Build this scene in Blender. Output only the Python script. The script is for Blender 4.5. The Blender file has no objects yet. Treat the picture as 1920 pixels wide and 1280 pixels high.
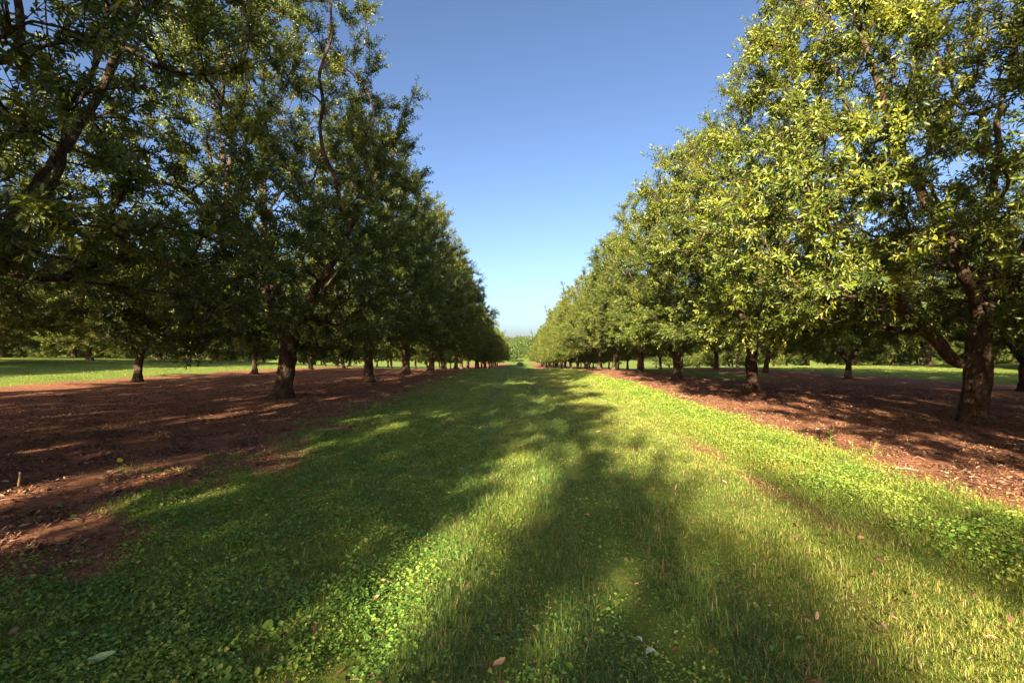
import bpy, math, random
import numpy as np
from mathutils import Vector

R = math.radians
scene = bpy.context.scene
COL = scene.collection
rng = np.random.default_rng(7)

# ------------------------------------------------------------------ helpers
def mesh_np(name, verts, quads=None, tris=None, mats=(), attrs=None, smooth=False):
    """verts (n,3); quads (m,4); tris (k,3); attrs {name: (domain, float array)}"""
    me = bpy.data.meshes.new(name)
    nq = 0 if quads is None else len(quads)
    nt = 0 if tris is None else len(tris)
    me.vertices.add(len(verts))
    me.vertices.foreach_set("co", np.ascontiguousarray(verts, dtype=np.float32).ravel())
    parts, starts = [], []
    if nq:
        parts.append(np.asarray(quads, dtype=np.int32).ravel())
        starts.append(np.arange(nq, dtype=np.int32) * 4)
    if nt:
        parts.append(np.asarray(tris, dtype=np.int32).ravel())
        starts.append(nq * 4 + np.arange(nt, dtype=np.int32) * 3)
    li = np.concatenate(parts)
    me.loops.add(len(li))
    me.loops.foreach_set("vertex_index", li)
    me.polygons.add(nq + nt)
    me.polygons.foreach_set("loop_start", np.concatenate(starts))
    if smooth:
        me.polygons.foreach_set("use_smooth", np.ones(nq + nt, dtype=bool))
    for m in mats:
        me.materials.append(m)
    for k, (dom, arr) in (attrs or {}).items():
        a = me.attributes.new(k, 'FLOAT', dom)
        a.data.foreach_set("value", np.ascontiguousarray(arr, dtype=np.float32))
    me.update(calc_edges=True)
    return me

def link(name, data, parent=None, loc=None):
    o = bpy.data.objects.new(name, data)
    COL.objects.link(o)
    if parent is not None:
        o.parent = parent
    if loc is not None:
        o.location = loc
    return o

def tag(o, label=None, cat=None, group=None, kind=None):
    if label: o["label"] = label
    if cat: o["category"] = cat
    if group: o["group"] = group
    if kind: o["kind"] = kind
    return o

def unit(v):
    return v / np.maximum(np.linalg.norm(v, axis=-1, keepdims=True), 1e-9)

def sstep(a, b, x):
    t = np.clip((x - a) / (b - a), 0, 1)
    return t * t * (3 - 2 * t)

def make_noise(seed, dim, scale, n=10):
    g = np.random.default_rng(seed)
    k = unit(g.normal(size=(n, dim))) * (2 * math.pi / scale) * g.uniform(.55, 1.6, (n, 1))
    ph = g.uniform(0, 6.283, n)
    def f(p):
        return np.sin(p @ k.T + ph).sum(-1) / math.sqrt(n)      # ~N(0, .7)
    return f

# ------------------------------------------------------------------ terrain
_ky = [-400, 45, 60, 85, 110, 136, 165, 200, 260, 320, 430, 540, 700, 1000, 1500, 1800, 2600]
_kz = [0, 0, -.42, -1.55, -2.4, -3.0, -3.4, -3.75, -3.9, -2.2, 3, 7, 5, -6, 24, 52, 40]
_fy = np.arange(-400, 2600, 1.0)
_fz = np.interp(_fy, _ky, _kz)
_pad = np.pad(_fz, 10, mode='edge')
_fz = np.convolve(_pad, np.ones(21) / 21, mode='valid')
_tn = make_noise(11, 2, 1.3); _tn2 = make_noise(12, 2, 5.0); _tn3 = make_noise(13, 2, .45)
def terr(x, y):
    x = np.asarray(x, float); y = np.asarray(y, float)
    z = np.interp(y, _fy, _fz)
    z = z + np.where(x < 0, sstep(-13, -46, x) * 1.25, sstep(13, 46, x) * .55) * (1 - sstep(70, 200, y))
    z = z + np.where(y > 250, 14 * np.sin(x / 90 + 1.0) * sstep(300, 520, y) * .35 - 14 * sstep(1200, 1600, y) * np.cos(x / 220), 0)
    p = np.stack([x, y], -1)
    near = 1 - sstep(40, 90, np.hypot(x, y))
    z = z + near * (_tn(p) * .012 + _tn2(p) * .02 + _tn3(p) * .006)
    # wheel ruts worn into the track
    for c, d in ((-.85, .07), (.8, .09), (3.2, .05)):
        z = z - near * d * np.exp(-((x - c) / .2) ** 2)
    return z

_gn = make_noise(21, 2, 1.1, 14); _gn2 = make_noise(22, 2, 3.2, 12); _gn3 = make_noise(23, 2, .4, 14)
def grass_mask(x, y):
    """how much of the soil is covered by green, 0..1"""
    x = np.asarray(x, float); y = np.asarray(y, float)
    p = np.stack([x, y], -1)
    n = _gn(p) * .32 + _gn2(p) * .3 + _gn3(p) * .16
    le = -3.25 - .9 * sstep(3.5, 12, y) - .5 * sstep(12, 40, y)
    re = 5.0 + .6 * sstep(5, 12, y) + .9 * sstep(12, 36, y)
    m = sstep(le - 1.25, le + 1.0, x + n * 1.3) * sstep(re + .5, re - .6, x + n * .8)
    # bare red rut on the right and thin worn wheel tracks
    rut = np.exp(-((x - 3.15 - .1 * np.sin(y * .8)) / .24) ** 2) * sstep(-.45, .6, _gn2(p) + .3 * _gn(p) + .15) * sstep(14, 8, y)
    m = m * (1 - .55 * rut)
    m = m * (1 - (.22 * np.exp(-((x - .8) / .17) ** 2) + .2 * np.exp(-((x + .85) / .17) ** 2)) * sstep(-.6, .4, _gn2(p)))
    dry = sstep(.15, .75, _gn2(p * 1.7 + 9.1)) * sstep(1.2, 2.0, x) * sstep(4.2, 3.0, x)
    m = m * (1 - .3 * dry)
    # grassed alleys further out on both sides
    m = np.maximum(m, sstep(-21.2, -22.4, x + n * .7) * sstep(-35.5, -34, x))
    m = np.maximum(m, sstep(-50, -52, x)); m = np.maximum(m, sstep(50, 52, x))
    m = np.maximum(m, sstep(22.4, 23.6, x + n * .7) * sstep(36.0, 34.5, x))
    m = np.maximum(m, .8 * sstep(12.0, 13.0, x) * sstep(17.5, 16.5, x) * sstep(26, 30, y + n * 3))
    m = np.maximum(m, .8 * sstep(32, 34, np.abs(x)))
    m = np.maximum(m, .85 * sstep(230, 260, y))
    return np.clip(m, 0, 1)

# ------------------------------------------------------------------ materials
def new_mat(name):
    m = bpy.data.materials.new(name)
    m.use_nodes = True
    nt = m.node_tree
    nt.nodes.clear()
    out = nt.nodes.new('ShaderNodeOutputMaterial')
    return m, nt, out

def N(nt, t, **kw):
    n = nt.nodes.new(t)
    for k, v in kw.items():
        if hasattr(n, k): setattr(n, k, v)
        else: n.inputs[k].default_value = v
    return n

def ramp(nt, stops):
    n = nt.nodes.new('ShaderNodeValToRGB')
    cr = n.color_ramp
    while len(cr.elements) < len(stops): cr.elements.new(.5)
    for e, (p, c) in zip(cr.elements, stops):
        e.position = p; e.color = (*c, 1)
    return n

def leaf_mat(name, stops, transl, tint, rough=.42, spec=.5, rand=.14):
    m, nt, out = new_mat(name)
    at = N(nt, 'ShaderNodeAttribute', attribute_name='tone')
    oi = N(nt, 'ShaderNodeObjectInfo')
    ma = N(nt, 'ShaderNodeMath', operation='MULTIPLY_ADD'); ma.inputs[1].default_value = rand; ma.inputs[2].default_value = -rand / 2
    nt.links.new(oi.outputs['Random'], ma.inputs[0])
    ad = N(nt, 'ShaderNodeMath', operation='ADD'); ad.use_clamp = True
    nt.links.new(at.outputs['Fac'], ad.inputs[0]); nt.links.new(ma.outputs[0], ad.inputs[1])
    rp = ramp(nt, stops); nt.links.new(ad.outputs[0], rp.inputs[0])
    pb = N(nt, 'ShaderNodeBsdfPrincipled'); pb.inputs['Roughness'].default_value = rough
    pb.inputs['Specular IOR Level'].default_value = spec
    nt.links.new(rp.outputs[0], pb.inputs['Base Color'])
    mx = N(nt, 'ShaderNodeMix', data_type='RGBA', blend_type='MULTIPLY'); mx.inputs['Factor'].default_value = 1
    nt.links.new(rp.outputs[0], mx.inputs['A']); mx.inputs['B'].default_value = (*tint, 1)
    tr = N(nt, 'ShaderNodeBsdfTranslucent'); nt.links.new(mx.outputs['Result'], tr.inputs['Color'])
    ms = N(nt, 'ShaderNodeMixShader'); ms.inputs[0].default_value = transl
    nt.links.new(pb.outputs[0], ms.inputs[1]); nt.links.new(tr.outputs[0], ms.inputs[2])
    nt.links.new(ms.outputs[0], out.inputs['Surface'])
    return m

M_LEAF = leaf_mat('tree_leaf', [(0, (.036, .058, .016)), (.4, (.080, .116, .018)), (.72, (.155, .185, .022)), (1, (.30, .30, .033))],
                  .36, (1.7, 1.5, .7), .40, .5)
M_GRASS = leaf_mat('grass_blade', [(0, (.085, .170, .038)), (.45, (.19, .25, .042)), (.7, (.28, .30, .044)), (.85, (.38, .30, .10)), (1, (.46, .36, .17))],
                   .32, (1.4, 1.4, .7), .5, .35, 0)
M_WEED = leaf_mat('weed_leaf', [(0, (.085, .200, .045)), (.5, (.19, .32, .05)), (.85, (.31, .38, .06)), (1, (.42, .40, .11))],
                  .34, (1.4, 1.4, .7), .45, .45, 0)
M_LITTER = leaf_mat('dry_leaf', [(0, (.050, .022, .016)), (.4, (.15, .070, .045)), (.75, (.32, .18, .11)), (1, (.52, .42, .30))],
                    .12, (1.2, 1.0, .8), .6, .3, 0)

def bark_mat():
    m, nt, out = new_mat('bark')
    tc = N(nt, 'ShaderNodeTexCoord')
    mp = N(nt, 'ShaderNodeMapping'); mp.inputs['Scale'].default_value = (1, 1, .45)
    nt.links.new(tc.outputs['Object'], mp.inputs[0])
    n1 = N(nt, 'ShaderNodeTexNoise'); n1.inputs['Scale'].default_value = 7; n1.inputs['Detail'].default_value = 6; n1.inputs['Roughness'].default_value = .65
    n2 = N(nt, 'ShaderNodeTexNoise'); n2.inputs['Scale'].default_value = 28; n2.inputs['Detail'].default_value = 5
    nt.links.new(mp.outputs[0], n1.inputs['Vector']); nt.links.new(mp.outputs[0], n2.inputs['Vector'])
    rp = ramp(nt, [(.3, (.024, .014, .010)), (.48, (.055, .033, .022)), (.6, (.085, .056, .037)), (.75, (.12, .09, .058))])
    nt.links.new(n1.outputs[0], rp.inputs[0])
    pb = N(nt, 'ShaderNodeBsdfPrincipled'); pb.inputs['Roughness'].default_value = .85; pb.inputs['Specular IOR Level'].default_value = .2
    nt.links.new(rp.outputs[0], pb.inputs['Base Color'])
    bp = N(nt, 'ShaderNodeBump'); bp.inputs['Strength'].default_value = 1.0; bp.inputs['Distance'].default_value = .06
    nt.links.new(n2.outputs[0], bp.inputs['Height']); nt.links.new(bp.outputs[0], pb.inputs['Normal'])
    nt.links.new(pb.outputs[0], out.inputs['Surface'])
    return m
M_BARK = bark_mat()

def ground_mat():
    m, nt, out = new_mat('orchard_soil')
    L = nt.links.new
    tc = N(nt, 'ShaderNodeTexCoord')
    def noise(scale, detail=5, rough=.6):
        n = N(nt, 'ShaderNodeTexNoise'); n.inputs['Scale'].default_value = scale
        n.inputs['Detail'].default_value = detail; n.inputs['Roughness'].default_value = rough
        L(tc.outputs['Object'], n.inputs['Vector']); return n
    at = N(nt, 'ShaderNodeAttribute', attribute_name='cover')
    fine = noise(9, 8, .7); mid = noise(1.6, 5); crumb = noise(38, 6, .75)
    soil = ramp(nt, [(.25, (.068, .024, .016)), (.45, (.17, .068, .040)), (.6, (.34, .155, .085)), (.78, (.52, .29, .165))])
    mixf = N(nt, 'ShaderNodeMath', operation='MULTIPLY_ADD'); mixf.inputs[1].default_value = .45
    half = N(nt, 'ShaderNodeMath', operation='MULTIPLY'); half.inputs[1].default_value = .55
    L(crumb.outputs[0], half.inputs[0]); L(fine.outputs[0], mixf.inputs[0]); L(half.outputs[0], mixf.inputs[2])
    L(mixf.outputs[0], soil.inputs[0])
    green = ramp(nt, [(.25, (.055, .105, .018)), (.45, (.105, .160, .024)), (.6, (.15, .18, .032)), (.8, (.21, .15, .06))])
    gm = N(nt, 'ShaderNodeMath', operation='MULTIPLY_ADD'); gm.inputs[1].default_value = .5
    gh = N(nt, 'ShaderNodeMath', operation='MULTIPLY'); gh.inputs[1].default_value = .5
    L(mid.outputs[0], gh.inputs[0]); L(fine.outputs[0], gm.inputs[0]); L(gh.outputs[0], gm.inputs[2]); L(gm.outputs[0], green.inputs[0])
    # cover sharpened by fine noise so the border is ragged
    sh = N(nt, 'ShaderNodeMath', operation='MULTIPLY_ADD'); sh.inputs[1].default_value = 1.6
    so = N(nt, 'ShaderNodeMath', operation='MULTIPLY_ADD'); so.inputs[1].default_value = 1.8; so.inputs[2].default_value = -1.25
    L(fine.outputs[0], so.inputs[0]); L(at.outputs['Fac'], sh.inputs[0]); L(so.outputs[0], sh.inputs[2]); sh.use_clamp = True
    mx = N(nt, 'ShaderNodeMix', data_type='RGBA')
    L(sh.outputs[0], mx.inputs['Factor']); L(soil.outputs[0], mx.inputs['A']); L(green.outputs[0], mx.inputs['B'])
    pb = N(nt, 'ShaderNodeBsdfPrincipled'); pb.inputs['Roughness'].default_value = .95; pb.inputs['Specular IOR Level'].default_value = .15
    L(mx.outputs['Result'], pb.inputs['Base Color'])
    bp = N(nt, 'ShaderNodeBump'); bp.inputs['Strength'].default_value = .9; bp.inputs['Distance'].default_value = .05
    b2 = N(nt, 'ShaderNodeBump'); b2.inputs['Strength'].default_value = .8; b2.inputs['Distance'].default_value = .015
    L(fine.outputs[0], bp.inputs['Height']); L(crumb.outputs[0], b2.inputs['Height']); L(bp.outputs[0], b2.inputs['Normal']); L(b2.outputs[0], pb.inputs['Normal'])
    L(pb.outputs[0], out.inputs['Surface'])
    return m
M_GROUND = ground_mat()

# ------------------------------------------------------------------ ground sheet
def axis(lo_far, lo, hi, hi_far, step, grow):
    mid = list(np.arange(lo, hi + 1e-6, step))
    up, s, v = [], step, hi
    while v < hi_far:
        s *= grow; v += s; up.append(v)
    dn, s, v = [], step, lo
    while v > lo_far:
        s *= grow; v -= s; dn.append(v)
    return np.array(dn[::-1] + mid + up)
gx = axis(-1800, -14, 15, 1800, .14, 1.07)
gy = axis(-300, .5, 22, 2590, .14, 1.045)
GX, GY = np.meshgrid(gx, gy)
GZ = terr(GX, GY)
nx, ny = len(gx), len(gy)
gv = np.stack([GX.ravel(), GY.ravel(), GZ.ravel()], -1)
ii = (np.arange(ny - 1)[:, None] * nx + np.arange(nx - 1)[None]).ravel()
gq = np.stack([ii, ii + 1, ii + nx + 1, ii + nx], -1)
ground = link('ground', mesh_np('ground', gv, gq, mats=[M_GROUND], smooth=True,
              attrs={'cover': ('POINT', grass_mask(GX.ravel(), GY.ravel()))}))
tag(ground, 'red brown orchard soil with a green grass track down the middle', 'ground', kind='structure')

# ------------------------------------------------------------------ trees
def leaves_mesh(base, direc, length, nper, L0, W0, tone_shoot, g, name, mat):
    """whorled leaves along shoots. base,direc (S,3); returns mesh of folded leaves"""
    S = len(base)
    s = np.repeat(np.arange(S), nper)
    k = np.tile(np.arange(nper), S)
    n = len(s)
    d = direc[s]
    ref = np.where(np.abs(d[:, 2:3]) < .9, np.array([[0, 0, 1.]]), np.array([[1., 0, 0]]))
    u = unit(np.cross(d, ref)); v = np.cross(d, u)
    az = k * 2.0944 + (k // 3) * 1.05 + g.uniform(0, 6.283, S)[s] + g.normal(0, .25, n)
    t = .22 + .8 * (k // 3) / max((nper - 1) // 3, 1) + g.normal(0, .05, n)
    ang = R(78) - R(40) * np.clip(t, 0, 1) + g.normal(0, .22, n)
    rad = u * np.cos(az)[:, None] + v * np.sin(az)[:, None]
    ld = unit(d * np.cos(ang)[:, None] + rad * np.sin(ang)[:, None] + np.array([0, 0, -.22]))
    nm = unit(d - ld * (d * ld).sum(1, keepdims=True) + g.normal(0, .25, (n, 3)))
    nm = unit(nm - ld * (nm * ld).sum(1, keepdims=True))
    sd = np.cross(ld, nm)
    LL = (L0 * g.uniform(.7, 1.25, n))[:, None]; WW = (W0 * g.uniform(.75, 1.2, n))[:, None] * .5
    p0 = base[s] + d * (length[s] * t)[:, None] + ld * .012
    fold = nm * WW * .5
    v0 = p0
    v1 = p0 + ld * LL * .32 + sd * WW * .85 + fold
    v2 = p0 + ld * LL * .72 + sd * WW + fold * .8 - nm * LL * .03
    v3 = p0 + ld * LL - nm * LL * .12
    v4 = p0 + ld * LL * .72 - sd * WW + fold * .8 - nm * LL * .03
    v5 = p0 + ld * LL * .32 - sd * WW * .85 + fold
    V = np.stack([v0, v1, v2, v3, v4, v5], 1).reshape(-1, 3)
    b = np.arange(n) * 6
    Q = np.concatenate([np.stack([b, b + 1, b + 2, b + 3], 1), np.stack([b, b + 3, b + 4, b + 5], 1)])
    tone = np.clip(tone_shoot[s] + g.normal(0, .13, n) + .12 * (t - .7), 0, 1)
    return mesh_np(name, V, Q, mats=[mat], attrs={'tone': ('FACE', np.concatenate([tone, tone]))})

def tubes(P, Rr, sides, T=None):
    """P (E,K,3) polylines, Rr (E,K) radii -> verts, quads"""
    E, K, _ = P.shape
    if T is None: T = np.gradient(P, axis=1)
    T = unit(T)
    ref = np.array([.60, .79, .11])
    U = unit(np.cross(T, ref)); W = np.cross(T, U)
    a = np.arange(sides) * 2 * math.pi / sides
    V = P[:, :, None, :] + Rr[:, :, None, None] * (U[:, :, None, :] * np.cos(a)[None, None, :, None] + W[:, :, None, :] * np.sin(a)[None, None, :, None])
    idx = np.arange(E * K * sides).reshape(E, K, sides)
    a0 = idx[:, :-1]; a1 = idx[:, 1:]
    Q = np.stack([a0, np.roll(a0, -1, 2), np.roll(a1, -1, 2), a1], -1).reshape(-1, 4)
    return V.reshape(-1, 3), Q

def grow_tree(name, seed, H, Rmax, z0=1.7, taper=.45, n_tip=600, trunk_r=.22, leaders=3, fork=1.6,
              gap=-.38, shoots=13, nper=18, guides=None, dens=None, leafL=.104, leafW=.034, tone0=.42, lobes=14):
    g = np.random.default_rng(seed)
    noise = make_noise(seed + 500, 3, 3.0); noise2 = make_noise(seed + 900, 3, 1.5)
    # ---- tip points inside the crown envelope
    def rad(t, az):
        low = .70 + .30 * sstep(0, .18, t)
        top = np.clip(1 - ((np.clip(t, 0, 1) - .2) / .8).clip(0) ** (1 / taper), 0, 1) ** .7
        lob = 1 + .12 * np.sin(az * 2 + seed + t * 5) + .10 * np.sin(az * 5 + seed * 2 - t * 9) + .12 * np.sin(t * 17 + az * 2 + seed) * np.sin(az * 3 + t * 6 + seed)
        return Rmax * low * np.maximum(top, .05) * lob
    # billowing lobes packed round the envelope, plus a loose filling between them
    nl = lobes
    tl = (np.arange(nl) + g.uniform(.1, .9, nl)) / nl
    tl = .03 + .94 * tl ** 1.25
    al = np.arange(nl) * 2.39996 + g.normal(0, .35, nl)
    rl = Rmax * g.uniform(.26, .47, nl) * (1 - .42 * tl)
    Re = rad(tl, al)
    cr = np.maximum(Re * g.uniform(.78, 1.2, nl) - rl * .8, 0)
    LC = np.stack([cr * np.cos(al), cr * np.sin(al), z0 + tl * (H - z0) - rl * .35], 1)
    M = 15000
    li = g.choice(nl, M, p=rl ** 2 / (rl ** 2).sum())
    u = unit(g.normal(size=(M, 3)))
    P = LC[li] + u * (rl[li] * g.uniform(0, 1, M) ** .3)[:, None] * np.array([1, 1, .9])
    M2 = 5000
    t = g.uniform(0, 1, M2); az = g.uniform(0, 6.283, M2); f = g.uniform(0, 1, M2) ** .45 * .86
    rr = rad(t, az) * f
    P2 = np.stack([rr * np.cos(az), rr * np.sin(az), z0 + t * (H - z0)], 1)[g.uniform(0, 1, M2) < rad(t, az) / (Rmax * 1.25)]
    P = np.concatenate([P, P2]); g.shuffle(P)
    low = z0 + .35 * np.sin(np.arctan2(P[:, 1], P[:, 0]) * 2 + seed)
    P[:, 2] = np.where(P[:, 2] < low, low + g.uniform(0, .5, len(P)), P[:, 2])
    ok = noise(P) + .45 * noise2(P) > gap
    if dens is not None:
        ok &= g.uniform(0, 1, len(P)) < dens(P)
    P = P[ok]
    # dart throwing
    sel, dmin = [], .66
    cell = {}
    for i, p in enumerate(P):
        c = tuple((p // dmin).astype(int))
        good = True
        for dx in (-1, 0, 1):
            for dy in (-1, 0, 1):
                for dz in (-1, 0, 1):
                    for j in cell.get((c[0] + dx, c[1] + dy, c[2] + dz), ()):
                        q = P[j]
                        if (p[0]-q[0])**2 + (p[1]-q[1])**2 + (p[2]-q[2])**2 < dmin * dmin:
                            good = False; break
                    if not good: break
                if not good: break
            if not good: break
        if good:
            cell.setdefault(c, []).append(i); sel.append(i)
            if len(sel) >= n_tip: break
    tips = P[sel]
    # ---- guide skeleton: trunk and leaders
    pos, par = [], []
    def addn(p, q):
        pos.append(np.array(p, float)); par.append(q); return len(pos) - 1
    lean = g.normal(0, .05, 2)
    n0 = addn((0, 0, -.25), -1)
    k = n0
    for zz in (.0, .22, .6, fork * .72, fork):
        k = addn((lean[0] * zz + g.normal(0, .015), lean[1] * zz + g.normal(0, .015), zz), k)
    forkn = k
    a0 = g.uniform(0, 6.283)
    for li in range(leaders):
        a = a0 + li * 6.283 / leaders + g.normal(0, .3)
        tilt = R(g.uniform(20, 38)) if leaders > 1 else R(4)
        p = pos[forkn].copy(); k = forkn
        top = H * g.uniform(.62, .86)
        while p[2] < top:
            st = g.uniform(.55, .8)
            p = p + st * np.array([math.sin(tilt) * math.cos(a), math.sin(tilt) * math.sin(a), math.cos(tilt)])
            a += g.normal(0, .25); tilt = max(R(3), tilt * .93 + g.normal(0, .05))
            k = addn(p, k)
    for gl in (guides or []):
        k = int(np.argmin([np.linalg.norm(q - np.array(gl[0])) for q in pos]))
        for p in gl:
            k = addn(p, k)
    ng = len(pos)
    A = np.array(pos)
    plen = np.zeros(ng)
    for i in range(1, ng):
        plen[i] = plen[par[i]] + np.linalg.norm(A[i] - A[par[i]])
    nT = len(tips)
    ALL = np.concatenate([A, tips]); PAR = np.concatenate([np.array(par), -np.ones(nT, int)]).astype(int)
    PL = np.concatenate([plen, np.zeros(nT)])
    bf = .3
    # greedy path-balanced spanning tree
    D = np.linalg.norm(tips[:, None] - A[None, 7:], axis=2) + bf * PL[None, 7:ng]
    best = D.argmin(1) + 7; cost = D.min(1)
    todo = np.ones(nT, bool)
    order = []
    for _ in range(nT):
        c = np.where(todo, cost, 1e9); i = int(c.argmin())
        todo[i] = False; order.append(i)
        j = best[i]; PAR[ng + i] = j
        PL[ng + i] = PL[j] + np.linalg.norm(tips[i] - ALL[j])
        d = np.linalg.norm(tips - tips[i], axis=1) + bf * PL[ng + i]
        b = todo & (d < cost)
        cost[b] = d[b]; best[b] = ng + i
    n = len(ALL)
    seq = list(range(ng)) + [ng + i for i in order]
    nchild = np.bincount(PAR[1:], minlength=n)
    r = np.zeros(n)
    ex = 2.35
    for i in reversed(seq):
        if r[i] == 0: r[i] = .011 ** ex
        if PAR[i] >= 0: r[PAR[i]] += r[i]
    r = r ** (1 / ex)
    r *= np.where(r > .05, 1, 1)
    sc = trunk_r / r[forkn]
    r = np.where(r > .02, .02 + (r - .02) * (trunk_r - .02) / (r[forkn] - .02), r)
    r[0] = trunk_r * 1.75; r[1] = trunk_r * 1.45; r[2] = trunk_r * 1.14
    # ---- limb tubes
    ch = np.arange(1, n); pa = PAR[1:]
    e = ALL[ch] - ALL[pa]; el = np.linalg.norm(e, axis=1, keepdims=True)
    inc = e.copy()
    gp = PAR[pa]
    has = gp >= 0
    inc[has] = ALL[pa[has]] - ALL[gp[has]]
    ue = unit(e)
    # the thickest child carries its parent on without a break
    main = np.full(n, -1)
    for i in seq[1:]:
        q = PAR[i]
        if main[q] < 0 or r[i] > r[main[q]]: main[q] = i
    mainchild = main[pa] == ch
    t0 = unit(unit(inc) + ue)
    t0 = np.where(mainchild[:, None], t0, unit(unit(inc) * .6 + ue))
    mc = main[ch]
    t1 = ue.copy()
    hm = mc >= 0
    t1[hm] = unit(ue[hm] + ue[mc[hm] - 1])
    big = np.clip((r[ch][:, None] - .1) / .1, 0, 1)
    jit = g.normal(0, .07, (len(ch), 3)) * el * (1 - big)
    P0 = ALL[pa]; P3 = ALL[ch]
    P1 = P0 + t0 * el * .36 + jit; P2 = P3 - t1 * el * .33 - jit * .5
    ts = np.linspace(0, 1, 5)[None, :, None]
    PP = P0[:, None] * (1-ts)**3 + 3 * P1[:, None] * ts * (1-ts)**2 + 3 * P2[:, None] * ts**2 * (1-ts) + P3[:, None] * ts**3
    TT = np.gradient(PP, axis=1)
    TT[:, 0] = t0; TT[:, -1] = t1
    rs = np.where(mainchild, r[pa], np.minimum(r[ch] * 1.25, r[pa]))
    RRr = rs[:, None] * (1 - ts[0, :, 0]) + r[ch][:, None] * ts[0, :, 0]
    thick = r[ch] > .035
    Va, Qa = tubes(PP[thick], RRr[thick], 14, TT[thick])
    kn = make_noise(seed + 31, 3, .38); kn2 = make_noise(seed + 32, 3, .16)
    ax = np.repeat(PP[thick].reshape(-1, 3), 14, axis=0)
    off = Va - ax
    az_ = np.arctan2(off[:, 1], off[:, 0])
    flare = np.exp(-np.clip(Va[:, 2], 0, 9) / .28)
    Va = ax + off * (1 + .09 * kn(Va) + .04 * kn2(Va) + flare * (.12 + .42 * np.sin(az_ * 2.5 + seed) ** 4))[:, None]
    Vb, Qb = tubes(PP[~thick], RRr[~thick], 5, TT[~thick])
    # ---- leafy shoots
    sn = np.where((r < .03) & (np.arange(n) >= 6))[0]
    sn = np.repeat(sn, np.maximum(1, g.poisson(shoots, len(sn))))
    c = ALL[sn]
    bd = unit(ALL[sn] - ALL[PAR[sn]])
    outw = c - np.array([0, 0, H * .42]); outw[:, 2] *= .5; outw = unit(outw)
    dr = unit(bd * .5 + outw * .55 + np.array([0, 0, .28]) + g.normal(0, .62, c.shape))
    ln = g.uniform(.22, .62, len(sn))
    # start along the parent branch
    back = g.uniform(0, .55, len(sn))[:, None]
    c = c * (1 - back) + ALL[PAR[sn]] * back
    w = g.normal(0, .03, c.shape)
    c = c + w
    mid = c + dr * (ln * .5)[:, None] + g.normal(0, .02, c.shape)
    SP = np.stack([c, mid, c + dr * ln[:, None]], 1)
    SR = np.tile(np.array([.007, .0055, .003]), (len(sn), 1))
    Vc, Qc = tubes(SP, SR, 3)
    V = np.concatenate([Va, Vb, Vc]); Q = np.concatenate([Qa, Qb + len(Va), Qc + len(Va) + len(Vb)])
    trunk = mesh_np(name + '_trunk', V, Q, mats=[M_BARK], smooth=True)
    cn = make_noise(seed + 77, 3, 1.7)
    tone = tone0 + .13 * cn(c) + g.normal(0, .08, len(sn)) + .07 * np.clip((c[:, 2] - 3) / 9, -1, 1)
    flush = g.uniform(0, 1, len(sn)) < .05
    tone = np.where(flush, tone + .3, tone)
    crown = leaves_mesh(c, dr, ln, nper, leafL, leafW, np.clip(tone, 0, 1), g, name + '_crown', M_LEAF)
    return trunk, crown

VAR = {}
specs = {
    'a': dict(seed=3, H=13.6, Rmax=4.9, leaders=3, fork=1.9, z0=2.1),
    'b': dict(seed=17, H=12.6, Rmax=4.7, leaders=2, fork=1.3, taper=.5, z0=2.3),
    'c': dict(seed=29, H=14.4, Rmax=4.8, leaders=3, fork=2.1, taper=.42, z0=2.0),
    'd': dict(seed=41, H=11.6, Rmax=5.0, leaders=3, fork=1.7, taper=.4, z0=2.2),
    'e': dict(seed=53, H=14.2, Rmax=4.4, leaders=2, fork=2.1, taper=.7, z0=2.4),
    'f': dict(seed=151, H=12.8, Rmax=4.9, leaders=3, fork=1.2, taper=.45, z0=1.0),
    'g': dict(seed=167, H=11.8, Rmax=4.7, leaders=2, fork=1.1, taper=.42, z0=.8),
}
for k, s in specs.items():
    VAR[k] = grow_tree('orchard_tree_' + k, **s)
# near left tree: thin foliage, bare limbs reaching over the frame's corner
VAR['thin'] = grow_tree('orchard_tree_thin', seed=71, H=13.5, Rmax=5.6, leaders=2, fork=1.9, n_tip=520, gap=-.25, shoots=11, nper=17, leafL=.108, leafW=.035, z0=2.6, taper=.5,
    guides=[[(.3, .05, 2.3), (1.0, .15, 3.0), (1.7, .25, 3.7), (2.05, .3, 4.4), (2.07, .3, 5.15)], [(1.85, .35, 5.6), (1.7, .4, 6.3), (1.6, .5, 7.2)],
            [(2.07, .3, 5.15), (2.45, .2, 5.5), (2.75, .2, 6.2), (2.9, .1, 7.0)], [(2.07, .3, 5.15), (2.8, .0, 5.3), (3.6, -.1, 5.3)],
            [(.1, 0, 2.6), (.35, -.1, 3.8), (.7, -.15, 4.9), (1.2, -.2, 5.5), (1.9, -.2, 5.7), (2.6, -.2, 5.85), (3.3, -.25, 5.75), (4.0, -.35, 5.4), (4.6, -.4, 5.25),
             (5.05, -.4, 5.35), (5.2, -.4, 5.9), (5.0, -.45, 6.6), (5.2, -.5, 7.3)]],
    dens=lambda P: np.where((np.hypot(P[:, 0] - 2.2, P[:, 2] - 5.0) < 2.0) & (P[:, 1] > -4), .10, 1.0))
VAR['tall'] = grow_tree('orchard_tree_tall', seed=95, H=15.6, Rmax=5.1, leaders=3, fork=2.1, n_tip=760, taper=.42, z0=1.7, trunk_r=.26)
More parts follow.
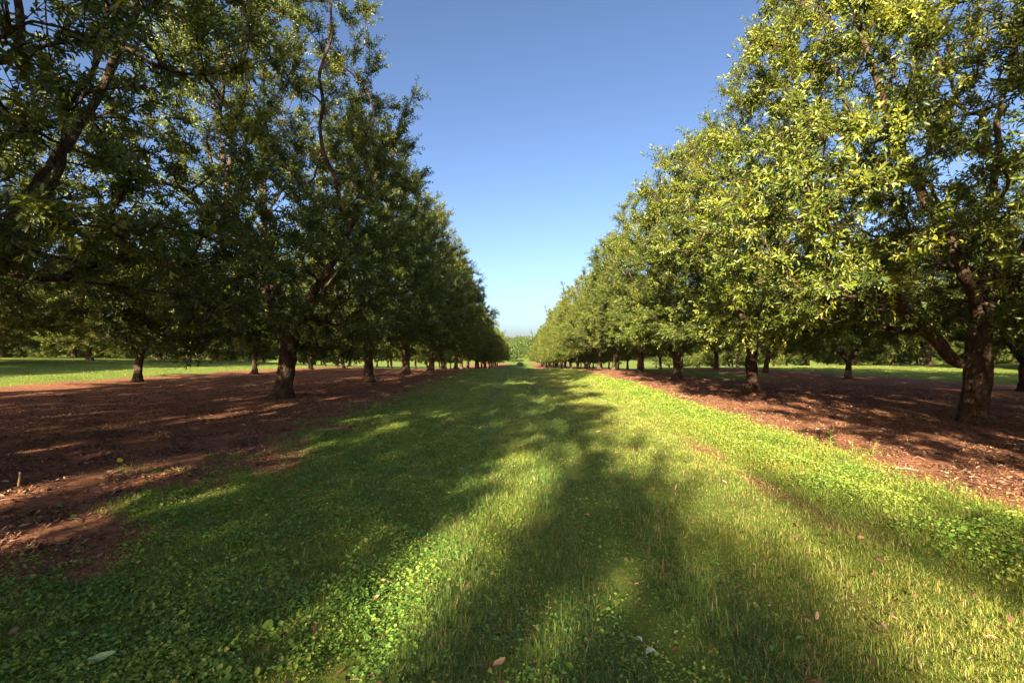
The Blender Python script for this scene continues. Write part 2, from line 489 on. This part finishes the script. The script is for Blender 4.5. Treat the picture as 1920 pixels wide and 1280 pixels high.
# unseen trees behind the viewer, crowns raised so low sun streaks the soil
VAR['lifted'] = grow_tree('orchard_tree_lifted', seed=107, H=13.6, Rmax=4.6, leaders=3, fork=2.4, n_tip=480, z0=3.6)
VAR['sparse'] = grow_tree('orchard_tree_sparse', seed=131, H=14.0, Rmax=4.7, leaders=3, fork=1.9, n_tip=330, gap=.22, z0=2.4, taper=.5)  # unseen tree, crown thinned so patches of sun reach the track
# near right tree: wide and very leafy
VAR['wide'] = grow_tree('orchard_tree_wide', seed=83, H=12.8, Rmax=5.7, leaders=3, fork=1.9, n_tip=780, taper=.42, tone0=.46, trunk_r=.20, z0=1.9,
    guides=[[(-.3, .16, 1.25), (-.7, .38, 1.7), (-1.3, .72, 2.3), (-2.0, 1.05, 3.1), (-2.6, 1.4, 4.0), (-3.2, 1.7, 4.9)]])

COUNT = 0
def plant(var, x, y, rz, s, label, group):
    root = link('orchard_tree', None, loc=(x, y, float(terr(x, y)) - .02))
    root.rotation_euler = (0, 0, rz)
    root.scale = s if isinstance(s, tuple) else (s, s, s)
    tag(root, label, 'tree', group)
    link('trunk', VAR[var][0], root)
    link('crown', VAR[var][1], root)
    return root

ORD = ['first', 'second', 'third', 'fourth', 'fifth', 'sixth', 'seventh', 'eighth', 'ninth', 'tenth', 'eleventh', 'twelfth']
rnd = random.Random(5)
names = 'abcde'
# --- rows lining the grass track (x, y, variant, rotation, scale)
left_row = [(-8.7, 6.2, 'thin', 0, 1.0), (-8.3, 16.0, 'tall', 2.1, 1.06), (-8.2, 25, 'a', .6, (1.02, 1.02, 1.08)), (-8.3, 34, 'tall', 3.3, .97), (-8.2, 43, 'c', 1.2, 1.08), (-8.4, 52, 'tall', 4.4, .95)]
right_row = [(10.5, 10.6, 'wide', .5, (1.03, 1.03, 1.12)), (9.4, 18.4, 'a', 3.9, (.98, .98, .93)), (9.8, 28, 'b', 2.55, .98), (9.9, 37, 'e', 5.2, (1, 1, 1.06)), (9.7, 46, 'c', .9, .97), (9.8, 55, 'd', 2.8, 1.03)]
for i in range(15):
    left_row.append((-8.3 + rnd.uniform(-.3, .3), 61 + 9 * i + rnd.uniform(-.6, .6), rnd.choice(names), rnd.uniform(0, 6.28), (lambda q: (q, q, q * rnd.uniform(.86, 1.12)))(rnd.uniform(.96, 1.1))))
    right_row.append((9.8 + rnd.uniform(-.3, .3), 64 + 9 * i + rnd.uniform(-.6, .6), rnd.choice(names), rnd.uniform(0, 6.28), (lambda q: (q, q, q * rnd.uniform(.86, 1.12)))(rnd.uniform(.92, 1.06))))
first_l = {0: 'thinly leaved tree whose bare limbs reach over the top left corner',
           1: 'tall dark tree with the thickest trunk left of the grass track',
           2: 'dark leafy tree with straight trunk next behind the thick left trunk'}
first_r = {0: 'broad leafy tree with shaded trunk nearest the right edge',
           1: 'sunlit tree with slim upright trunk second on the right of the track',
           2: 'sunlit tree forking low into two limbs right of the grass track',
           3: 'narrow pointed tree whose top spikes above its neighbours on the right'}
for row, first, side in ((left_row, first_l, 'left'), (right_row, first_r, 'right')):
    for i, (x, y, v, rz, s) in enumerate(row):
        if i in first: lb = first[i]
        elif i < 9: lb = f'{"shaded" if side == "left" else "sunlit"} tree, {ORD[i]} from the camera along the {side} edge of the track'
        else: lb = f'small far tree at the distant end of the row {side} of the track'
        plant(v, x, y, rz, s, lb, f'orchard trees lining the {side} of the grass track')
# --- rows further out
far_rows = [(-19.2, 'left', 'second', 14.6, 15), (-37, 'left', 'third', 20.5, 13), (-48, 'left', 'fourth', 30, 11), (-66, 'left', 'fifth', 40, 9), (-77, 'left', 'sixth', 52, 8), (-95, 'left', 'seventh', 66, 8),
            (20.0, 'right', 'second', 18.8, 15), (38, 'right', 'third', 25, 12), (49, 'right', 'fourth', 33, 11), (66, 'right', 'fifth', 40, 9), (77, 'right', 'sixth', 52, 8), (95, 'right', 'seventh', 66, 8)]
for X, side, nth, y0, cnt in far_rows:
    for i in range(cnt):
        s = rnd.uniform(.74, .86) if nth == 'second' else rnd.uniform(.82, 1.0)
        lb = (f'dark trunked tree, {ORD[i]} from the camera in the {nth} row {side}' if i < 6 and abs(X) < 60 else
              f'distant tree deep in the {nth} row out on the {side} of the track')
        plant(rnd.choice(names if nth == 'second' else 'fgfgabd'), X + rnd.uniform(-.35, .35), y0 + 9 * i + rnd.uniform(-.7, .7), rnd.uniform(0, 6.28), s, lb, f'orchard trees in the {nth} row on the {side}')
# --- trees behind the viewer, left row sited and stretched to shape track shade
behind = [(-8.54, -2.27, 'tall', 2.87, (1, 1, 1.374)), (-8.96, -12.68, 'tall', .46, (1.08, 1.08, .859)), (-8.6, -21.42, 'sparse', 4.91, (1.08, 1.08, .801)),
          (-8.46, -30.09, 'sparse', 1.57, (.85, .85, .897)), (-8.21, -36.93, 'e', 2.25, (1.08, 1.08, 1.074)), (-8.3, -47.5, 'a', 0, 1.0), (-8.3, -56.5, 'a', 0, 1.0),
          (-19.2, 5.2, 'lifted'), (-19.2, -4, 'b'), (-19.0, -13.5, 'lifted'), (-19.3, -22.5, 'e'), (-19.2, -31.5, 'd'), (-37, 11, 'a'), (-37, 2, 'd'), (-37, -7, 'b'),
          (9.1, 1.3, 'wide'), (9.8, -7.4, 'a'), (9.9, -16.4, 'b'), (9.7, -25.5, 'lifted'), (20, 9.6, 'b'), (20.1, .6, 'a'), (19.9, -8.4, 'e'), (38, 15, 'b'), (38, 6, 'c')]
for x, y, v, *q in behind:
    side = 'left' if x < 0 else 'right'
    rz, sc = q if q else (rnd.uniform(0, 6.28), rnd.uniform(.94, 1.02))
    plant(v, x, y, rz, sc, 'tree beside the viewer whose leafy sprays hang into the upper right corner' if (x, y) == (9.1, 1.3) else f'tree behind the viewer on the {side}, outside the picture', 'orchard trees around the viewer')

# ------------------------------------------------------------------ far wood on the hill
def far_wood():
    g = np.random.default_rng(99)
    n = 420
    x = g.uniform(-95, 95, n); y = g.uniform(270, 560, n)
    keep = ~((np.abs(x - 3) < 5) & (y < 330)); x, y = x[keep], y[keep]; n = len(x)
    h = g.uniform(7, 12, n); w = h * g.uniform(.32, .5, n)
    per = 900
    s = np.repeat(np.arange(n), per)
    u = unit(g.normal(size=(n * per, 3))); rr = g.uniform(.55, 1, (n * per, 1)) ** .5
    lob = 1 + .25 * np.sin(4 * np.arctan2(u[:, 1], u[:, 0]) + s) * np.cos(3 * u[:, 2] + s)
    c = u * rr * lob[:, None] * np.stack([w, w, h * .46], 1)[s]
    c = c + np.stack([x, y, terr(x, y) + h * .52], 1)[s]
    a = unit(g.normal(size=c.shape)); b = unit(np.cross(a, g.normal(size=c.shape)))
    L = g.uniform(.25, .5, (len(c), 1))
    V = np.stack([c - a * L, c + b * L * .5, c + a * L, c - b * L * .5], 1).reshape(-1, 3)
    Q = np.arange(len(V)).reshape(-1, 4)
    tone = np.clip(.24 + g.normal(0, .16, n)[s] + g.normal(0, .1, len(s)), 0, 1)
    o = link('far_wood', mesh_np('far_wood', V, Q, mats=[M_LEAF], attrs={'tone': ('FACE', tone)}))
    tag(o, 'distant wooded hillside closing the end of the track', 'wood', kind='stuff')
far_wood()

# ------------------------------------------------------------------ grass, weeds, litter
def scatter(n, ylo, yhi, xlo, xhi, power, g):
    """random ground points, denser near the viewer (density falls as y^-power)"""
    u = g.uniform(0, 1, n)
    if abs(power - 1) < 1e-6: y = ylo * (yhi / ylo) ** u
    else:
        q = 1 - power; y = (ylo ** q + u * (yhi ** q - ylo ** q)) ** (1 / q)
    x = g.uniform(xlo, xhi, n)
    return x, y

def blades(x, y, hgt, wid, tone, g, name, lean=1.45):
    n = len(x)
    z = terr(x, y) - .005
    az = g.uniform(0, 6.283, n)
    d = np.stack([np.cos(az), np.sin(az), np.zeros(n)], 1); sd = np.stack([-np.sin(az), np.cos(az), np.zeros(n)], 1)
    sd = unit(sd + d * g.normal(0, .5, (n, 1)))
    p = np.stack([x, y, z], 1)
    ln = np.abs(g.normal(0, lean, n))
    up = np.array([0, 0, 1.])
    h = hgt[:, None]; w = wid[:, None] * .5
    m = p + up * h * .55 + d * (ln * hgt * .28)[:, None]
    t = p + up * (h * np.clip(1 - .35 * ln[:, None], .25, 1)) + d * (ln * hgt * .95)[:, None]
    V = np.stack([p - sd * w, p + sd * w, m + sd * w * .85, m - sd * w * .85, t], 1).reshape(-1, 3)
    b = np.arange(n) * 5
    Q = np.stack([b, b + 1, b + 2, b + 3], 1); T = np.stack([b + 3, b + 2, b + 4], 1)
    return mesh_np(name, V, Q, T, mats=[M_GRASS], attrs={'tone': ('FACE', np.concatenate([tone, tone]))})

def build_grass():
    g = np.random.default_rng(31)
    X, Y = [], []
    for (n, a, b, xl, xr, pw) in ((800000, 1.3, 9, -6, 7, 1.1), (360000, 9, 30, -6.5, 8, 1.4), (120000, 30, 75, -7, 9, 1.3),
                                   (60000, 14, 50, -37, -20.5, .8), (40000, 18, 55, 11, 36, .8)):
        x, y = scatter(n, a, b, xl, xr, pw, g); X.append(x); Y.append(y)
    x = np.concatenate(X); y = np.concatenate(Y)
    m = grass_mask(x, y)
    p = np.stack([x, y], -1)
    clump = _gn3(p * 1.6) * .5 + _gn(p) * .4
    keep = (g.uniform(0, 1, len(x)) < m * (.55 + .45 * sstep(-.5, .6, clump))) & (np.abs(x) < 1.35 * y + 1.5)
    x, y, m, p, clump = x[keep], y[keep], m[keep], p[keep], clump[keep]
    n = len(x)
    lush = sstep(3.3, 3.8, x) * sstep(5.6, 4.9, x)
    track = np.exp(-((x - .8) / .24) ** 2) + np.exp(-((x + .85) / .24) ** 2)
    ridge = np.exp(-((x - 1.25) / .18) ** 2) + np.exp(-((x - .35) / .18) ** 2) + np.exp(-((x + .4) / .2) ** 2)
    hgt = (.025 + .026 * sstep(-.3, .9, clump) + .045 * lush + .036 * ridge) * g.uniform(.55, 1.6, n)
    tall = g.uniform(0, 1, n) < .03
    hgt = np.where(tall, hgt * 1.8, hgt)
    hgt = hgt * (1 - .42 * np.clip(track, 0, 1))
    wid = np.maximum(.0026 * g.uniform(.6, 1.6, n), y * .0007)
    tone = .36 + .12 * _gn2(p * .8) + g.normal(0, .14, n) + .10 * sstep(1, 3.5, x) - .05 * sstep(-1, -3, x) - .22 * ridge - .34 * np.clip(track, 0, 1)
    dry = g.uniform(0, 1, n) < (.14 + .14 * sstep(.6, 2.2, x) * sstep(3.6, 2.8, x) + .3 * (m < .5))
    tone = np.clip(np.where(dry, g.uniform(.75, 1.0, n), np.clip(tone, 0, .72)), 0, 1)
    o = link('grass', blades(x, y, hgt, wid, tone, g, 'grass'))
    tag(o, 'short green grass with straw blades growing along the track', 'grass', kind='stuff')
build_grass()

def flat_leaves(x, y, z, L, W, tone, tilt, g, name, mat, az=None):
    n = len(x)
    az = g.uniform(0, 6.283, n) if az is None else az
    nm = unit(np.stack([g.normal(0, 1, n) * tilt, g.normal(0, 1, n) * tilt, np.ones(n)], 1))
    d = np.stack([np.cos(az), np.sin(az), np.zeros(n)], 1); d = unit(d - nm * (d * nm).sum(1, keepdims=True))
    s = np.cross(nm, d)
    p = np.stack([x, y, z], 1); L = L[:, None]; W = W[:, None] * .5
    f = nm * W * g.uniform(.1, .7, (n, 1))
    v0 = p - d * L * .5; v3 = p + d * L * .5 + nm * L * g.normal(0, .1, (n, 1))
    v1 = p - d * L * .2 + s * W * .9 + f; v2 = p + d * L * .2 + s * W + f
    v5 = p - d * L * .2 - s * W * .9 + f; v4 = p + d * L * .2 - s * W + f
    V = np.stack([v0, v1, v2, v3, v4, v5], 1).reshape(-1, 3)
    b = np.arange(n) * 6
    Q = np.concatenate([np.stack([b, b + 1, b + 2, b + 3], 1), np.stack([b, b + 3, b + 4, b + 5], 1)])
    return mesh_np(name, V, Q, mats=[mat], attrs={'tone': ('FACE', np.concatenate([tone, tone]))})

def build_weeds():
    g = np.random.default_rng(37)
    # low broad-leaved ground cover, thick on the left foreground
    x1, y1 = scatter(430000, 1.4, 14, -5.2, 1.6, 1.25, g)
    p = np.stack([x1, y1], -1)
    d1 = grass_mask(x1, y1) * (.15 + .85 * sstep(.3, -1.7, x1)) * sstep(-.75, .35, _gn(p * .9 + 3) * .6 + _gn3(p) * .5 + .1) * (1 - .75 * sstep(5, 11, y1))
    d1 = d1 * (np.abs(x1) < 1.3 * y1 + 1)
    k = g.uniform(0, 1, len(x1)) < d1
    x1, y1 = x1[k], y1[k]
    # lush bank of weeds on the right edge
    x2, y2 = scatter(230000, 2.2, 26, 3.3, 6.2, 1.0, g)
    p = np.stack([x2, y2], -1)
    c2 = 4.15 + .35 * sstep(5, 12, y2) + .8 * sstep(12, 26, y2)
    d2 = np.exp(-((x2 - c2) / .62) ** 2) * sstep(-.5, .5, _gn(p) * .6 + _gn3(p) * .4 + .25)
    k = g.uniform(0, 1, len(x2)) < d2
    x2, y2 = x2[k], y2[k]
    # sparse seedlings creeping into the soil
    x3, y3 = scatter(26000, 1.8, 26, -9, 9, 1.0, g)
    p = np.stack([x3, y3], -1)
    k = (g.uniform(0, 1, len(x3)) < .5 * sstep(.35, 1.0, _gn(p + 7) + .5 * _gn3(p))) & (np.abs(x3) > 3) & (np.abs(x3) < 1.3 * y3 + 1)
    x3, y3 = x3[k], y3[k]
    x = np.concatenate([x1, x2, x3]); y = np.concatenate([y1, y2, y3])
    n = len(x); n1, n2 = len(x1), len(x2)
    p = np.stack([x, y], -1)
    hz = np.concatenate([g.uniform(.006, .045, n1), g.uniform(.02, .16, n2) * (.5 + .5 * sstep(-.4, .7, _gn(np.stack([x2, y2], -1)))), g.uniform(.008, .03, n - n1 - n2)])
    L = np.concatenate([g.uniform(.011, .027, n1) * np.where(g.uniform(0, 1, n1) < .05, 1.7, 1), g.uniform(.014, .034, n2), g.uniform(.018, .035, n - n1 - n2)])
    L = np.maximum(L, y * .003)
    L = .8 * L * np.exp(g.normal(0, .26, n)); W = L * g.uniform(.32, .95, n)
    tone = np.clip(.42 + .2 * _gn(p * 1.3) + g.normal(0, .22, n) + np.concatenate([np.zeros(n1), .2 * np.ones(n2), .05 * np.ones(n - n1 - n2)]), 0, 1)
    o = link('weeds', flat_leaves(x, y, terr(x, y) + hz, L, W, tone, .42, g, 'weeds', M_WEED))
    tag(o, 'low broad leaved weeds and clover spreading through the grass', 'weeds', kind='stuff')
build_weeds()

def build_litter():
    g = np.random.default_rng(41)
    x, y = scatter(520000, 1.6, 42, -17, 18, 1.0, g)
    p = np.stack([x, y], -1)
    m = grass_mask(x, y)
    under = np.maximum(sstep(-2.8, -4.5, x), sstep(4.8, 6.2, x))
    d = (.05 + .95 * under) * (1 - .8 * m) * sstep(-.9, .8, _gn(p * 1.1 + 5) + _gn3(p) * .5) * (np.abs(x) < 1.3 * y + 1)
    k = g.uniform(0, 1, len(x)) < d
    x, y = x[k], y[k]; n = len(x)
    L = g.uniform(.025, .085, n) * sstep(0, 1, g.uniform(.4, 1, n)) + .012; W = L * g.uniform(.14, .32, n)
    tone = np.clip(g.normal(.36, .24, n), 0, 1)
    o = link('leaf_litter', flat_leaves(x, y, terr(x, y) + g.uniform(.006, .025, n), L, W, tone, .75, g, 'leaf_litter', M_LITTER))
    tag(o, 'dry brown leaf litter strewn over the soil under the trees', 'leaf litter', kind='stuff')
    # dropped twigs
    n = 5200
    x, y = scatter(n, 1.8, 34, -16, 17, .8, g)
    k = (g.uniform(0, 1, n) < np.maximum(sstep(-2.8, -4.5, x), sstep(4.8, 6.2, x))) & (np.abs(x) < 1.3 * y + 1)
    x, y = x[k], y[k]; n = len(x)
    a = g.uniform(0, 6.283, n); l = g.uniform(.06, .38, n) * g.uniform(.4, 1, n)
    z = terr(x, y) + g.uniform(.006, .02, n)
    d = np.stack([np.cos(a), np.sin(a), g.normal(0, .06, n)], 1) * l[:, None]
    p = np.stack([x, y, z], 1)
    P = np.stack([p - d * .5, p + g.normal(0, .012, (n, 3)) + np.array([0, 0, .006]), p + d * .5], 1)
    v, q = tubes(P, g.uniform(.003, .008, (n, 1)) * np.array([[1, .9, .6]]), 4)
    o = link('twig_litter', mesh_np('twig_litter', v, q, mats=[M_LITTER], attrs={'tone': ('FACE', np.repeat(np.clip(g.normal(.45, .25, n), 0, 1), 8))}))
    tag(o, 'small dry twigs dropped on the soil under the trees', 'twigs', kind='stuff')
    # pale fallen leaves lying in the grass
    x, y = scatter(1100, 1.6, 24, -3.5, 5, 1.2, g); n = len(x)
    L = g.uniform(.02, .07, n) ; W = L * g.uniform(.25, .45, n)
    o = link('leaf_scatter', flat_leaves(x, y, terr(x, y) + g.uniform(.008, .04, n), L, W, np.clip(g.normal(.42, .26, n), 0, 1), .6, g, 'leaf_scatter', M_LITTER))
    tag(o, 'pale dead leaves scattered thinly through the mown grass', 'fallen leaves', kind='stuff')
build_litter()

# ------------------------------------------------------------------ single small things near the viewer
def plain(name, c, rough=.7):
    m, nt, out = new_mat(name)
    tc = N(nt, 'ShaderNodeTexCoord'); n = N(nt, 'ShaderNodeTexNoise'); n.inputs['Scale'].default_value = 30; n.inputs['Detail'].default_value = 4
    nt.links.new(tc.outputs['Object'], n.inputs['Vector'])
    rp = ramp(nt, [(.3, tuple(v * .6 for v in c)), (.7, tuple(min(1, v * 1.25) for v in c))]); nt.links.new(n.outputs[0], rp.inputs[0])
    pb = N(nt, 'ShaderNodeBsdfPrincipled'); pb.inputs['Roughness'].default_value = rough
    nt.links.new(rp.outputs[0], pb.inputs['Base Color']); nt.links.new(pb.outputs[0], out.inputs['Surface'])
    return m
M_STICK = plain('stick_wood', (.40, .27, .13)); M_STEM = plain('weed_stem', (.16, .20, .05))
M_YEL = plain('yellow_leaf', (.42, .40, .04)); M_PALE = plain('pale_leaf', (.22, .33, .14)); M_TAN = plain('tan_leaf', (.42, .26, .12)); M_GREY = plain('grey_leaf', (.42, .46, .34))

def leaf_patch(L, W, curl, cup):
    """one curled leaf with outline and midrib, lying along +X"""
    V, Q = [], []
    n = 9
    for i in range(n):
        t = i / (n - 1); w = W * .5 * math.sin(math.pi * min(1, t * .93 + .05)) ** .8
        for j, sx in enumerate((-1, -.5, 0, .5, 1)):
            V.append((t * L - L / 2, sx * w, curl * (t - .5) ** 2 * L * 4 * .25 + cup * abs(sx) * w + .003 * math.sin(t * 14 + sx * 3)))
    for i in range(n - 1):
        for j in range(4):
            a = i * 5 + j; Q.append((a, a + 1, a + 6, a + 5))
    return np.array(V), np.array(Q)

def lone_leaf(x, y, dz, L, W, mat, rot, label):
    V, Q = leaf_patch(L, W, .6, .5)
    o = link('fallen_leaf', mesh_np('fallen_leaf', V, Q, mats=[mat], smooth=True), loc=(x, y, float(terr(x, y)) + dz))
    o.rotation_euler = rot
    tag(o, label, 'leaf')
lone_leaf(-2.08, 2.30, .075, .115, .055, M_PALE, (R(12), R(-8), R(18)), 'large pale green leaf lying on clover in the lower left corner')
lone_leaf(-.09, 2.26, .07, .075, .035, M_TAN, (R(10), R(-6), R(40)), 'curled tan leaf in the grass at the bottom centre edge')
lone_leaf(-.94, 3.22, .06, .07, .03, M_TAN, (R(-14), R(10), R(120)), 'small brown leaf left of the sunlit streak in the grass')
lone_leaf(-5.78, 6.6, .05, .085, .06, M_YEL, (R(80), R(0), R(10)), 'bright yellow leaf standing up from the shaded soil on the left')

sv, sq = tubes(np.array([[(0, 0, -.04), (.004, 0, .06), (.012, .004, .13), (.016, .0, .185)]], float), np.array([[.013, .012, .0115, .010]]), 8)
st = link('stick', mesh_np('stick', np.concatenate([sv, [[.016, 0, .187]]]), sq, [(24 + k, 24 + (k + 1) % 8, 32) for k in range(8)], mats=[M_STICK]), loc=(-5.95, 5.4, float(terr(-5.95, 5.4))))
tag(st, 'short pale stick standing upright in soil near the left edge', 'stick')

def weed_plant(x, y, h, nl, L, W, label, seed, group=None, mat=None):
    g = np.random.default_rng(seed)
    root = link('weed_plant', None, loc=(x, y, float(terr(x, y))))
    tag(root, label, 'weed', group)
    b = g.normal(0, .06, 2) * h
    P = np.array([[(0, 0, -.02), (b[0] * .4, b[1] * .4, h * .4), (b[0], b[1], h * .75), (b[0] * 1.6, b[1] * 1.6, h)]])
    v, q = tubes(P, np.array([[.004, .0035, .003, .002]]), 6)
    link('stem', mesh_np('weed_stem', v, q, mats=[M_STEM]), root)
    VV, QQ, off = [], [], 0
    for k in range(nl):
        t = .15 + .85 * k / max(1, nl - 1); a = k * 2.4 + g.normal(0, .2); el = R(g.uniform(5, 45))
        V, Q = leaf_patch(L * (1.1 - .45 * t), W * (1.1 - .45 * t), -.5, .35)
        V[:, 0] += L * .5
        c, s_ = math.cos(el), math.sin(el); X = V[:, 0] * c - V[:, 2] * s_; Z = V[:, 0] * s_ + V[:, 2] * c
        ca, sa = math.cos(a), math.sin(a)
        pz = h * t; px, py = b * t * 1.5
        VV.append(np.stack([X * ca - V[:, 1] * sa + px, X * sa + V[:, 1] * ca + py, Z + pz], 1)); QQ.append(Q + off); off += len(V)
    n = sum(map(len, QQ))
    link('foliage', mesh_np('weed_foliage', np.concatenate(VV), np.concatenate(QQ), mats=[mat or M_WEED], smooth=True, attrs={'tone': ('FACE', g.uniform(.45, .85, n))}), root)
GW = 'upright weeds at the edge of the soil on the right'
weed_plant(5.40, 7.95, .27, 16, .085, .036, 'tallest leafy weed standing at the soil edge on the right', 1, GW)
weed_plant(5.62, 7.75, .19, 10, .06, .026, 'small leafy weed just right of the tallest weed', 2, GW)
weed_plant(5.72, 7.45, .21, 6, .045, .014, 'thin sparse weed stalk at the right end of the upright weeds', 3, GW)
weed_plant(5.18, 8.1, .16, 11, .07, .03, 'low bushy weed just left of the tallest weed', 4, GW)
weed_plant(.72, 2.62, .075, 2, .06, .045, 'seedling with two round pale leaves in the shaded grass', 5, None, M_GREY)
weed_plant(-1.9, 5.15, .13, 9, .12, .026, 'star shaped weed with long narrow leaves in the left grass', 6)

def shrub_standin(x, y, w, h, label):  # dark leaf clump added to stand in for an unidentified dark spot
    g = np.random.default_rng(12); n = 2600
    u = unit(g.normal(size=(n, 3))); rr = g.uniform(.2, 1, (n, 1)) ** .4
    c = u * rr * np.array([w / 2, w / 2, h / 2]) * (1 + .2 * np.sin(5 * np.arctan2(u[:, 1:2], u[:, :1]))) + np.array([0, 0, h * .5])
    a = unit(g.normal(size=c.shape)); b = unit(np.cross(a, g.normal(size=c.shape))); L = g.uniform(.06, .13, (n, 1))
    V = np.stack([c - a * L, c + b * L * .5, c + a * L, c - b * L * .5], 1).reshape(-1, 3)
    root = link('shrub_standin', None, loc=(x, y, float(terr(x, y)))); tag(root, label, 'shrub_standin')
    link('foliage', mesh_np('standin_foliage', V, np.arange(len(V)).reshape(-1, 4), mats=[M_LEAF], attrs={'tone': ('FACE', np.clip(g.normal(.12, .08, n), 0, 1))}), root)
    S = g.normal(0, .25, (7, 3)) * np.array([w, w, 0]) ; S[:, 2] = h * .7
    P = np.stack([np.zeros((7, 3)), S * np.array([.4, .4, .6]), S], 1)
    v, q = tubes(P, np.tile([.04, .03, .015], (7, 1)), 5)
    link('stem', mesh_np('standin_stem', v, q, mats=[M_BARK]), root)
shrub_standin(1.2, 196, 2.8, 1.5, 'low leafy stand-in for a dark spot at the far end of the grass track')

# ------------------------------------------------------------------ sky, sun, camera
AZ, EL = 16.0, 19.0          # light travels towards +Y swung AZ degrees to +X; sun elevation
w = bpy.data.worlds.new("World"); scene.world = w; w.use_nodes = True
nt = w.node_tree; bg = nt.nodes['Background']
sk = nt.nodes.new('ShaderNodeTexSky'); sk.sky_type = 'NISHITA'; sk.sun_disc = False
sk.sun_elevation = R(EL); sk.sun_rotation = R(180 + AZ)
sk.air_density = .8; sk.dust_density = 2.7; sk.ozone_density = 3
gmn = nt.nodes.new('ShaderNodeGamma'); gmn.inputs[1].default_value = 1.15
tnt = nt.nodes.new('ShaderNodeMix'); tnt.data_type = 'RGBA'; tnt.blend_type = 'MULTIPLY'; tnt.inputs['Factor'].default_value = 1; tnt.inputs['B'].default_value = (.76, .67, .62, 1)
nt.links.new(sk.outputs[0], gmn.inputs[0]); nt.links.new(gmn.outputs[0], tnt.inputs['A']); nt.links.new(tnt.outputs['Result'], bg.inputs[0]); bg.inputs[1].default_value = .05; w.cycles.sampling_method = 'MANUAL'; w.cycles.sample_map_resolution = 2048
sl = bpy.data.lights.new('sun', 'SUN'); sl.energy = 4.2; sl.angle = R(.55); sl.color = (1, .85, .58)
so = link('sun', sl)
tv = Vector((math.sin(R(AZ)) * math.cos(R(EL)), math.cos(R(AZ)) * math.cos(R(EL)), -math.sin(R(EL))))
so.rotation_euler = tv.to_track_quat('-Z', 'Y').to_euler()

cam = bpy.data.cameras.new('camera'); cam.lens = 16.0; cam.sensor_width = 36; cam.clip_start = .05; cam.clip_end = 6000
co = link('camera', cam, loc=(0, 0, 1.6)); co.rotation_euler = (R(91.48), 0, R(.67))
scene.camera = co

scene.view_settings.view_transform = 'Standard'; scene.view_settings.look = 'None'
scene.view_settings.exposure = 2.9; scene.view_settings.gamma = 1
scene.render.engine = 'CYCLES'
cy = scene.cycles
cy.max_bounces = 6; cy.diffuse_bounces = 4; cy.glossy_bounces = 2; cy.transmission_bounces = 3; cy.transparent_max_bounces = 4
cy.use_denoising = True; cy.denoiser = 'OPENIMAGEDENOISE'; cy.denoising_input_passes = 'RGB_ALBEDO_NORMAL'; cy.denoising_prefilter = 'ACCURATE'
cy.sample_clamp_indirect = .6
